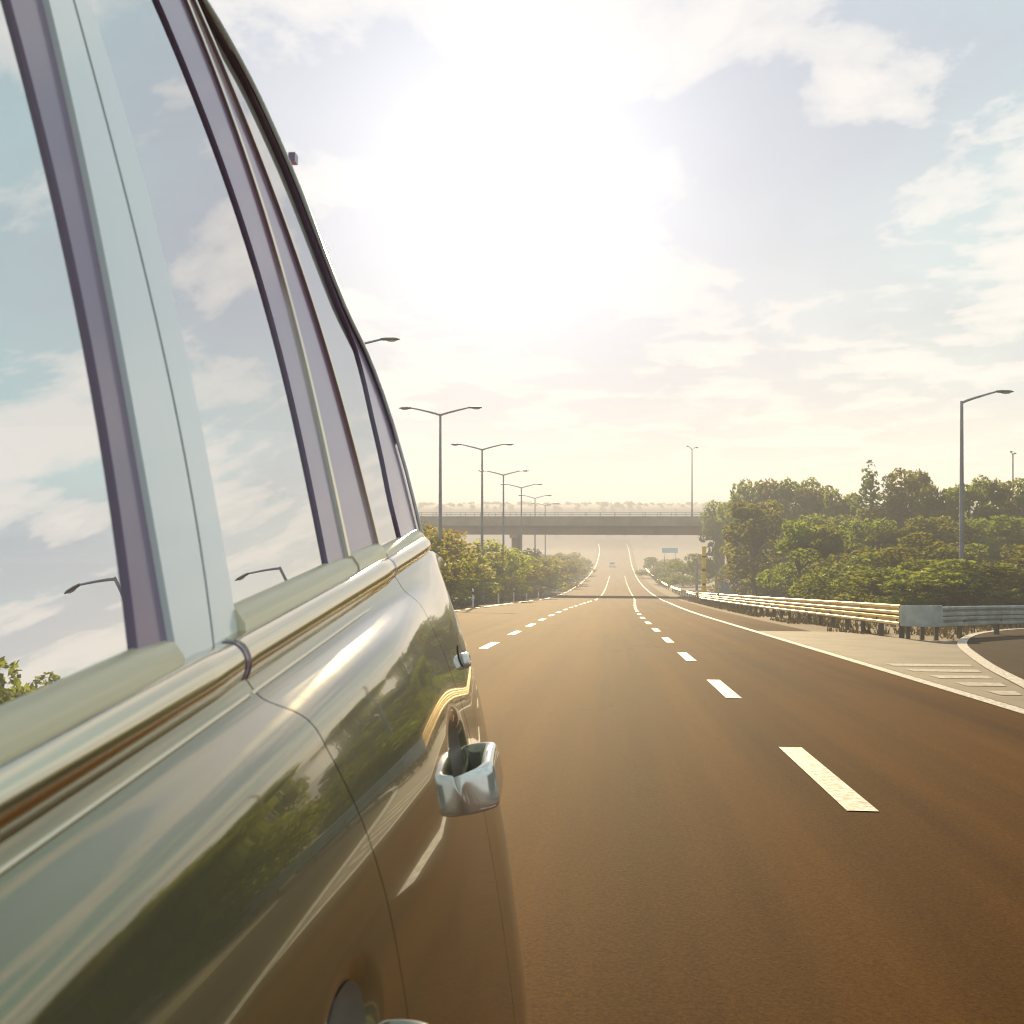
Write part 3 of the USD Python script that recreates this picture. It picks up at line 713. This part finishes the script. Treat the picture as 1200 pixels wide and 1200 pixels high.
def side(Y, t, out=0.):
    Y, t = np.broadcast_arrays(np.asarray(Y, float), np.asarray(t, float))
    w = np.clip((Y - 1.45) / .65, 0, 1); w = w * w * (3 - 2 * w); tc = np.clip(t, 0, 1.1)
    return np.stack([XT(tc) * (1 - w) + XR(tc) * w + PL(np.clip(Y, -2.2, 3.0)) * np.clip(.25 + t / .16, .25, 1) + out, Y, zb(Y) - t], -1)


def hs(Y, Z, out=0.):
    """Glasshouse surface."""
    Y, Z = np.broadcast_arrays(np.asarray(Y, float), np.asarray(Z, float))
    q = Z - zb(Y)
    return np.stack([-.386 - KT * q + np.minimum(PL(np.clip(Y, -2.2, 3.0)) * .25, 0) + out, Y, Z], -1)


def to_hs(px, py):
    d = cray(px, py); t = 1.5
    for _ in range(30):
        P = CO + d * t; X = float(hs(P[1], P[2])[..., 0]); e = P[0] - X
        h = 1e-4; P2 = CO + d * (t + h); e2 = P2[0] - float(hs(P2[1], P2[2])[..., 0])
        t -= e * h / (e2 - e)
    return CO + d * t


def to_side(px, py):
    """(Y, depth below the belt) where a pixel's ray meets the door skin."""
    d = cray(px, py); ts = np.linspace(.4, 4, 4000); P = CO + d * ts[:, None]
    e = P[:, 0] - side(P[:, 1], zb(P[:, 1]) - P[:, 2])[:, 0]
    k = int(np.argmax(e < 0)) if (e < 0).any() else int(np.argmin(np.abs(e)))
    return float(P[k, 1]), float(zb(P[k, 1]) - P[k, 2])


def mirror(m):
    m = m.copy(); m.vertices[:, 0] = 2 * XC - m.vertices[:, 0]; m.invert(); return m


curves = {
    'c0': [(20, 0), (50, 100), (75, 215), (100, 325), (125, 450), (148, 590), (157, 640), (166, 717), (170, 760)],
    'c1': [(57, 0), (82, 100), (102, 200), (125, 310), (150, 440), (173, 575), (185, 640), (198, 700), (206, 765)],
    'c2': [(87, 0), (115, 110), (150, 235), (175, 340), (197, 440), (220, 545), (233, 640), (245, 710), (251, 755)],
    'c3': [(105, 0), (140, 110), (177, 240), (200, 330), (220, 425), (238, 515), (254, 590), (263, 630), (273, 710), (279, 740)],
    'c4': [(192, 0), (235, 100), (272, 200), (302, 295), (325, 370), (350, 475), (370, 550), (382, 620), (390, 662)],
    'c5': [(220, 0), (250, 65), (270, 120), (290, 180), (312, 250), (335, 325), (360, 425), (378, 490), (397, 580), (409, 645)],
    'c6': [(232, 0), (265, 85), (295, 155), (320, 215), (345, 285), (370, 360), (395, 440), (415, 520), (434, 595), (449, 648)],
    'c8': [(240, 0), (295, 95), (330, 170), (352, 222), (380, 295), (405, 360), (435, 425), (460, 495), (487, 595), (498, 640)]}
CV = {}
for k_, pts in curves.items():
    Q = np.array([to_hs(*p) for p in pts]); o_ = np.argsort(Q[:, 2]); CV[k_] = (np.polyfit(Q[o_, 2], Q[o_, 1], 3), Q[o_, 2].min(), Q[o_, 2].max(), Q[o_], PchipInterpolator(Q[o_, 2], Q[o_, 1], extrapolate=False))


REAR_TRIM = PchipInterpolator([1.0, 1.28, 1.356, 1.445, 1.54, 1.626, 1.70, 1.8, 2.1], [.235, .233, .227, .195, .16, .10, .045, .02, .012])


def cy(k, Z):
    Z = np.asarray(Z, float)
    if k == 'c7': return cy('c8', Z) - REAR_TRIM(np.clip(Z, 1.0, 2.1))
    if k != 'c8': return np.polyval(CV[k][0], Z)
    f, lo, hi = CV[k][4], CV[k][1], CV[k][2]; h = .02
    a = f(np.clip(Z, lo, hi))
    return a + np.where(Z < lo, (f(lo + h) - f(lo)) / h * (Z - lo), 0) + np.where(Z > hi, (f(hi) - f(hi - h)) / h * (Z - hi), 0)


car = thing('passenger_car', 'champagne silver car filling the left side, seen close along its flank', 'car', rotx=-math.degrees(TH))
IN = (-.022, 0, 0)
YA, YB = 1.012, 1.790          # door gaps at the belt
EDGE_A = PchipInterpolator([0, .085, .21, .32, .7, 1.2], [0, .041, .094, .112, .125, .13])
EDGE_B = PchipInterpolator([0, .077, .21, .32, .7, 1.2], [0, .035, .085, .105, .12, .125])
BLEND_A = PchipInterpolator([-3, .3, YA, 1.5, 3], [0, 0, 1, 0, 0]); BLEND_B = PchipInterpolator([-3, 1.35, YB, 2.3, 3], [0, 0, 1, 0, 0])
ROOFQ = CV['c8'][3]
roof_z = PchipInterpolator(ROOFQ[np.argsort(ROOFQ[:, 1]), 1], ROOFQ[np.argsort(ROOFQ[:, 1]), 2])
ytop, zt = float(ROOFQ[:, 1].min()), float(ROOFQ[:, 2].max())


def zroof(Y):
    Y = np.asarray(Y, float)
    back = roof_z(np.clip(Y, ytop, ROOFQ[:, 1].max()))
    slope = float(roof_z(ytop + .02) - roof_z(ytop)) / .02
    plate = zt + slope * (Y - ytop) * .5
    fr = np.where(Y < ytop, np.minimum(plate, zt + .035), back)
    ws = 1.10 + (Y + .45) * .86          # windscreen
    return np.minimum(fr, ws)


def sill(Y):
    """Lower edge of the side (height), with the wheel arches."""
    Y = np.asarray(Y, float); z = np.full(Y.shape, .24)
    for yc_ in (-1.12, 2.58):
        q = .39 ** 2 - (Y - yc_) ** 2; z = np.maximum(z, np.where(q > 0, .31 + np.sqrt(np.maximum(q, 0)), 0))
    return z


CUPS = [(.925, .325, .105, .062), (1.735, .290, .105, .062)]


def cup_depth(Y, t):
    out_ = 0.
    for cy_, ct_, ry_, rt_ in CUPS:
        q_ = np.clip(1.15 - np.sqrt(((Y - cy_) / ry_) ** 2 + ((t - ct_) / rt_) ** 2), 0, 1); out_ = out_ + .024 * q_ * q_ * (3 - 2 * q_)
    return out_


def body_panel(name, y0, y1, nu, mtl='car', both=True, out=0., inward=IN):
    yy = np.linspace(y0, y1, nu); q = np.concatenate([np.linspace(0, .14, 26), np.linspace(.15, .62, 64), np.linspace(.64, 1, 10)])
    tb = zb(yy) - sill(yy)
    t = .006 + (tb[:, None] - .006) * q[None, :] ** 1.15
    Y = yy[:, None] + EDGE_A(t) * BLEND_A(yy)[:, None] + EDGE_B(t) * BLEND_B(yy)[:, None]
    P = side(Y, t, out)
    P[..., 0] -= cup_depth(Y, t)
    m = sheet(P, inward)
    m.invert() if m.face_normals[0][0] < 0 else None
    obj(name, m, MT[mtl], car, smooth=50)
    if both: obj(name, mirror(m), MT[mtl], car, smooth=50)


body_panel('front_wing', -1.98, .055, 50)
body_panel('front_door', .062, YA - .0014, 130)
body_panel('rear_door', YA + .0014, YB - .0014, 110)
body_panel('rear_quarter', YB + .0014, 2.93, 50)
# dark sheet added behind the shut lines to block light
yy = np.linspace(-1.9, 2.85, 60)
inner = sheet(side(yy[:, None], np.linspace(.03, 1, 20)[None] * (zb(yy) - sill(yy))[:, None], -.03))
obj('inner_structure', cat_(inner, mirror(inner)), MT['cabin'], car, smooth=50)


def hs_strip(name, ka, kb, mtl, z0=None, z1=None, out=0., gap=(0, 0), nz=26, na=3, depth=.012, parent=None, both=True, base=.012):
    """Piece of the glasshouse between two of the traced edges."""
    fa = (lambda Z: cy(ka, Z)) if isinstance(ka, str) else (lambda Z: np.full_like(Z, ka))
    fb = (lambda Z: cy(kb, Z)) if isinstance(kb, str) else (lambda Z: np.full_like(Z, kb))
    s = np.linspace(0, 1, nz); w = np.linspace(0, 1, na)
    P = np.zeros((na, nz, 3))
    for i, a in enumerate(w):
        top = z1 or zt + .02
        Yg = np.array([fa(np.array([1.3]))[0]])
        zlo = z0 if z0 else None
        for _ in range(3):
            lo = (zlo if zlo else float(zb((fa(np.array([1.2]))[0] * (1 - a) + fb(np.array([1.2]))[0] * a))) + base)
            Z = lo + (top - lo) * s
            Y = (fa(Z) + gap[0]) * (1 - a) + (fb(Z) + gap[1]) * a
        Zr = zroof(Y) - .004
        Z = np.minimum(Z, Zr); Y = (fa(Z) + gap[0]) * (1 - a) + (fb(Z) + gap[1]) * a
        P[i] = hs(Y, Z, out)
    m = sheet(P, (-depth, 0, 0))
    if m.face_normals[0][0] < 0: m.invert()
    o = obj(name, m, MT[mtl], parent or car, smooth=60)
    if both: obj(name, mirror(m), MT[mtl], parent or car, smooth=60)
    return o


hs_strip('front_window', .16, 'c0', 'glass', out=-.012, na=14, base=.02, depth=.004)
hs_strip('pillar_trim', 'c0', 'c1', 'trim', out=-.007)
hs_strip('door_sash', 'c1', 'c2', 'sash', out=0., gap=(0, -.003))
hs_strip('door_sash', 'c2', 'c3', 'sash', out=0., gap=(.003, 0))
hs_strip('rear_window', 'c3', 'c4', 'glass', out=-.012, na=10, base=.02, depth=.004)
hs_strip('pillar_trim', 'c4', 'c5', 'trim', out=-.007, gap=(0, -.006))
hs_strip('window_divider', 'c5', 'c5', 'chrome', out=-.002, gap=(-.006, .008))
hs_strip('pillar_trim', 'c5', 'c6', 'trim', out=-.007, gap=(.008, -.004))
hs_strip('window_divider', 'c6', 'c6', 'chrome', out=-.001, gap=(-.004, .010))
hs_strip('quarter_window', 'c6', 'c7', 'glass', out=-.010, gap=(.010, 0), na=5, base=.02, depth=.004)
hs_strip('pillar_trim', 'c7', 'c8', 'trim', out=-.005, gap=(0, -.004))
# front pillar
a_ = np.linspace(0, 1, 20)
Pp = np.stack([hs(.08 + 0 * a_ , zb(.08) + (zroof(.08) - .01 - zb(.08)) * a_, 0), hs(.16 + 0 * a_, zb(.16) + (zroof(.16) - zb(.16)) * a_, 0)], 0)
m = sheet(Pp, (-.03, 0, 0)); m.invert() if m.face_normals[0][0] < 0 else None
obj('front_pillar', m, MT['car'], car); obj('front_pillar', mirror(m), MT['car'], car)
# dark shell behind the pillars so that light does not leak
# roof, screen, hood, boot: cross sections between the two sides
def span(yy, edge, crown, nx=17):
    s = np.linspace(-1, 1, nx); rows = []
    for y in yy:
        e = edge(y); hw = e[0] - XC
        rows.append(np.stack([XC + hw * s, np.full(nx, y), e[2] + crown * (1 - s ** 2) ** .8 * min(1, 1)], 1))
    m = sheet(np.array(rows)); m.invert() if m.face_normals[:, 2].mean() < 0 else None
    return m


re_ = lambda y: hs(y, zroof(y), .004)
yroof = [.42, 1.62]
obj('roof', span(np.linspace(*yroof, 24), re_, .05), MT['car'], car, smooth=50)
obj('windscreen', span(np.linspace(-.40, .415, 14), re_, .05), MT['glass'], car, smooth=50)
obj('rear_screen', span(np.linspace(1.612, 2.19, 14), lambda y: hs(y, zroof(y) - .002, .003), .045), MT['glass'], car, smooth=50)
be_ = lambda y: side(y, .004, -.006)
obj('bonnet', span(np.linspace(-1.97, -.41, 20), be_, .05), MT['car'], car, smooth=50)
obj('boot_lid', span(np.linspace(2.20, 2.92, 14), be_, .03), MT['car'], car, smooth=50)
# drip rail along the roof edge with its little clip
gut = np.array([hs(y - .010, zroof(y), .001) for y in np.linspace(.2, float(ROOFQ[:, 1].max()), 56)])
dr = tube(gut, .004, 8); obj('drip_rail', dr, MT['sash'], car, smooth=50); obj('drip_rail', mirror(dr), MT['sash'], car, smooth=50)
cp = to_hs(341, 186); obj('roof_clip', box(.012, .02, .016, (cp[0] + .004, cp[1], cp[2])), MT['trim'], car)
# ends
def cap(y, bulge, name):
    tb = float(zb(y) - sill(np.array([y]))[0]); tq = np.linspace(.006, tb, 18); e = side(y, tq); s = np.linspace(1, -1, 17)
    P = np.zeros((17, 18, 3))
    for i, a in enumerate(s):
        P[i] = np.stack([XC + (e[:, 0] - XC) * a, e[:, 1] + bulge * (1 - a * a) * (1 - .25 * np.abs(np.linspace(-1, 1, 18))), e[:, 2]], 1)
    obj(name, sheet(P), MT['car'], car, smooth=50)
cap(-1.98, -.14, 'front_bumper'); cap(2.93, .10, 'rear_bumper')
for sgn in (1, -1):
    hl = trimesh.creation.icosphere(2, 1.); hl.apply_scale((.16, .06, .08)); hl.apply_translation((XC + sgn * .55, -2.06, .72)); obj('headlight', hl, MT['clear_lens'], car, smooth=True)
    tl = trimesh.creation.icosphere(2, 1.); tl.apply_scale((.13, .05, .10)); tl.apply_translation((XC + sgn * .45, 2.98, .85)); obj('tail_light', tl, MT['red_lens'], car, smooth=True)
obj('floor_pan', box(1.5, 4.6, .12, (XC, .48, .28)), MT['cabin'], car)
for i_, (sx, sy) in enumerate(((.42, .75), (-.42, .75), (.4, 1.55), (-.4, 1.55))):
    st = hull_of([(XC + sx + a * .24, sy + b + c * .10, z) for a in (-1, 1) for b in (-.05, .07) for c, z in ((0, .55), (1, 1.12))])
    cu = hull_of([(XC + sx + a * .25, y, z) for a in (-1, 1) for y in (sy - .5, sy + .05) for z in (.36, .56)])
    s_ = obj('seat', cat_(st, cu), MT['seat'], car)
obj('dashboard', hull_of([(XC + a * .6, y, z) for a in (-1, 1) for y, z in ((-.3, .7), (-.28, 1.02), (.0, 1.0), (.05, .7))]), MT['cabin'], car)
for sgn in (1, -1):
    for yc_ in (-1.12, 2.58):
        xx = XC + sgn * (.76 if yc_ < 0 else .58)
        prof = [(.20, -.10), (.30, -.105), (.325, -.07), (.33, 0), (.325, .07), (.30, .105), (.20, .10), (.20, -.10)]
        ty = trimesh.creation.revolve(prof, sections=36); ty.apply_transform(trimesh.transformations.rotation_matrix(math.pi / 2, [0, 1, 0])); ty.apply_translation((xx, yc_, .33))
        w = obj('wheel', ty, MT['rubber'], car, smooth=40)
        rim = [trimesh.creation.cylinder(.21, .02, sections=32)]
        for q in range(5):
            b = box(.05, .2, .03, (0, .10, .05)); b.apply_transform(trimesh.transformations.rotation_matrix(q * 2 * math.pi / 5, [0, 0, 1])); rim.append(b)
        rm = cat_(rim, trimesh.creation.cylinder(.05, .14, sections=20)); rm.apply_transform(trimesh.transformations.rotation_matrix(sgn * math.pi / 2, [0, 1, 0])); rm.apply_translation((xx + sgn * .02, yc_, .33))
        obj('rim', rm, MT['alloy'], w, smooth=35)


# belt: tubular moulding in lengths that part at the door gaps, waist seals above it
def belt_len(name, y0, y1, prof, mtl, xoff, zoff, n=40, taper=0, smooth=60):
    yy = np.linspace(y0, y1, n); pth = np.stack([np.full(n, xoff) + np.minimum(PL(yy) * .25, 0), yy, zb(yy) + zoff], 1)
    pr_ = np.array(prof); V = []
    for i in range(n):
        k = 1.0
        if taper and (n - 1 - i) < 3: k = 1 - .12 * (3 - (n - 1 - i)) / 3
        V.append(pth[i] + np.stack([pr_[:, 0] * k, np.zeros(len(pr_)), pr_[:, 1] * k], 1))
    V = np.array(V); m_ = len(pr_); f = []
    for i in range(n - 1):
        for j in range(m_):
            k = (j + 1) % m_; f += [[i * m_ + j, (i + 1) * m_ + j, (i + 1) * m_ + k], [i * m_ + j, (i + 1) * m_ + k, i * m_ + k]]
    v = V.reshape(-1, 3); c = len(v); v = np.vstack([v, V[0].mean(0), V[-1].mean(0)])
    for j in range(m_):
        k = (j + 1) % m_; f += [[c, j, k], [c + 1, (n - 1) * m_ + k, (n - 1) * m_ + j]]
    m = trimesh.Trimesh(v, f, process=False); m.fix_normals()
    obj(name, m, MT[mtl], car, smooth=smooth); obj(name, mirror(m), MT[mtl], car, smooth=smooth)


a_ = np.linspace(-.5 * math.pi, .5 * math.pi, 17)
RAILP = [(.022 * math.cos(q), .026 * math.sin(q)) for q in a_] + [(-.02, .026), (-.02, -.026)]
belt_len('belt_moulding', .02, YA - .004, RAILP, 'chrome', -.386, .004, taper=1)
belt_len('belt_moulding', YA + .004, YB - .004, RAILP, 'chrome', -.386, .004, taper=1)
belt_len('belt_moulding', YB + .004, 2.20, [(a * .85, b * .85) for a, b in RAILP], 'chrome', -.386, .004, taper=1, n=24)
belt_len('door_gap_seal', YA - .006, YA + .006, [(a * .93, b * .93) for a, b in RAILP], 'trim', -.386, .004, n=3)
belt_len('door_gap_seal', YB - .006, YB + .006, [(a * .9, b * .9) for a, b in RAILP], 'trim', -.386, .004, n=3)
# waist ledge under the glass, ends cut back at the sashes
SEALP = [(.012, -.03), (.006, .012), (-.004, .026), (-.02, .028), (-.02, -.03)]
def yat(k, h=.04):
    y = 1.2
    for _ in range(8): y = float(cy(k, float(zb(y)) + h))
    return y
belt_len('waist_seal', .17, yat('c1') - .004, SEALP, 'seal', -.392, .026, taper=1)
belt_len('waist_seal', yat('c3'), yat('c5') - .006, SEALP, 'seal', -.392, .026, taper=1)
belt_len('waist_seal', yat('c5') + .004, yat('c6') - .004, SEALP, 'seal', -.392, .026, taper=1, n=10)
belt_len('waist_seal', yat('c6') + .008, yat('c8') - .02, [(a, b * .7) for a, b in SEALP], 'seal', -.392, .022, taper=1, n=16)
LIP = [(.004 * math.cos(q), .004 * math.sin(q)) for q in np.linspace(0, 6.28, 9)[:-1]]
belt_len('moulding_lip', .03, YA - .005, LIP, 'chrome', -.366, -.028, n=30); belt_len('moulding_lip', YA + .005, YB - .005, LIP, 'chrome', -.366, -.028, n=30)


# door handles over their dished recesses
def side_n(Y, t):
    h = 1e-3; a = side(Y, t + h) - side(Y, t - h); b = side(Y + h, t) - side(Y - h, t); n_ = np.cross(b, a); n_ = n_ / np.linalg.norm(n_)
    return n_ if n_[0] > 0 else -n_


def patch(Y, t, ry, rt, off, n=40, dished=False):
    """Elliptic plate lying on the door skin, or lining its handle cup."""
    N = side_n(Y, t); rr_ = np.linspace(0, 1, 9)[1:]

    def at_(y, q):
        P = side(y, q) + N * off
        if dished: P = P - np.array([cup_depth(y, q), 0, 0]) + N * .0012
        return P
    V = [at_(Y, t)]; f = []
    for rr in rr_:
        for q in np.linspace(0, 2 * math.pi, n, endpoint=False): V.append(at_(Y + ry * rr * math.cos(q), t + rt * rr * math.sin(q)))
    for q in range(n): f.append([0, 1 + q, 1 + (q + 1) % n])
    for k in range(len(rr_) - 1):
        for q in range(n):
            a, b = 1 + k * n + q, 1 + k * n + (q + 1) % n; f += [[a, a + n, b + n], [a, b + n, b]]
    m = trimesh.Trimesh(np.array(V), f, process=False)
    if m.face_normals[0][0] < 0: m.invert()
    return m


def handle(Y0, Y1, t, hgt, stand, name='door_handle'):
    """A pull handle: bowed bar with feet at both ends, height hgt, standing off the skin."""
    n = 30; s = np.linspace(0, 1, n); V = []; m_ = 20
    for i, a in enumerate(s):
        Y = Y0 + (Y1 - Y0) * a; N = side_n(Y, t); base = side(Y, t)
        e_ = min(1., min(a, 1 - a) / .20); bow = math.sin(e_ * math.pi / 2) ** .75
        c = base + N * (stand * bow)
        hh = hgt * (.80 + .20 * math.sin(math.pi * a) ** .6) / 2; th_ = .0125
        tn = side(Y, t + .01) - side(Y, t - .01); tn /= np.linalg.norm(tn)
        for q in np.linspace(0, 2 * math.pi, m_, endpoint=False):
            cx_, sx_ = math.cos(q), math.sin(q)
            V.append(c + N * th_ * np.sign(cx_) * abs(cx_) ** .55 + tn * hh * np.sign(sx_) * abs(sx_) ** .55)
    V = np.array(V); f = []
    for i in range(n - 1):
        for j in range(m_):
            k = (j + 1) % m_; f += [[i * m_ + j, (i + 1) * m_ + j, (i + 1) * m_ + k], [i * m_ + j, (i + 1) * m_ + k, i * m_ + k]]
    v = np.vstack([V, V[:m_].mean(0), V[-m_:].mean(0)])
    for j in range(m_):
        k = (j + 1) % m_; f += [[len(v) - 2, j, k], [len(v) - 1, (n - 1) * m_ + k, (n - 1) * m_ + j]]
    m = trimesh.Trimesh(v, f, process=False); m.fix_normals()
    obj(name, m, MT['handle'], car, smooth=50); obj(name, mirror(m), MT['handle'], car, smooth=50)


for Y0, Y1, t, in ((.875, 1.045, .392), (1.665, 1.84, .338)):
    c_ = CUPS[0] if Y0 < 1.2 else CUPS[1]
    cup = patch(c_[0], c_[1], c_[2] * .72, c_[3] * .78, 0., 48, True); obj('handle_recess', cup, MT['recess'], car, smooth=True); obj('handle_recess', mirror(cup), MT['recess'], car, smooth=True)
    key = patch(Y1 + .022, t, .009, .009, .0025, 16); obj('key_lock', key, MT['chrome'], car, smooth=True)
    handle(Y0, Y1, t, .078, .044)
m = patch(2.05, .195, .04, .020, .0018); obj('latch_recess', m, MT['recess'], car, smooth=True)  # flat dark plate, a recess's shade put into its colour
handle(2.035, 2.065, .205, .030, .003, 'latch')

# ------------------------------------------------------------------ haze
HAZE = mat('warm_haze', {'v': ('principled_volume', {'color': (.80, .82, .93), 'density': .0019, 'anisotropy': .15, 'absorption_color': (0, 0, 0)})}, [], volume='v.volume')
hb = trimesh.creation.box([6400, 4600, 62]); hb.apply_translation((0, 1700, 13))
obj('haze', hb, HAZE, kind='stuff', label='warm evening haze over the valley')
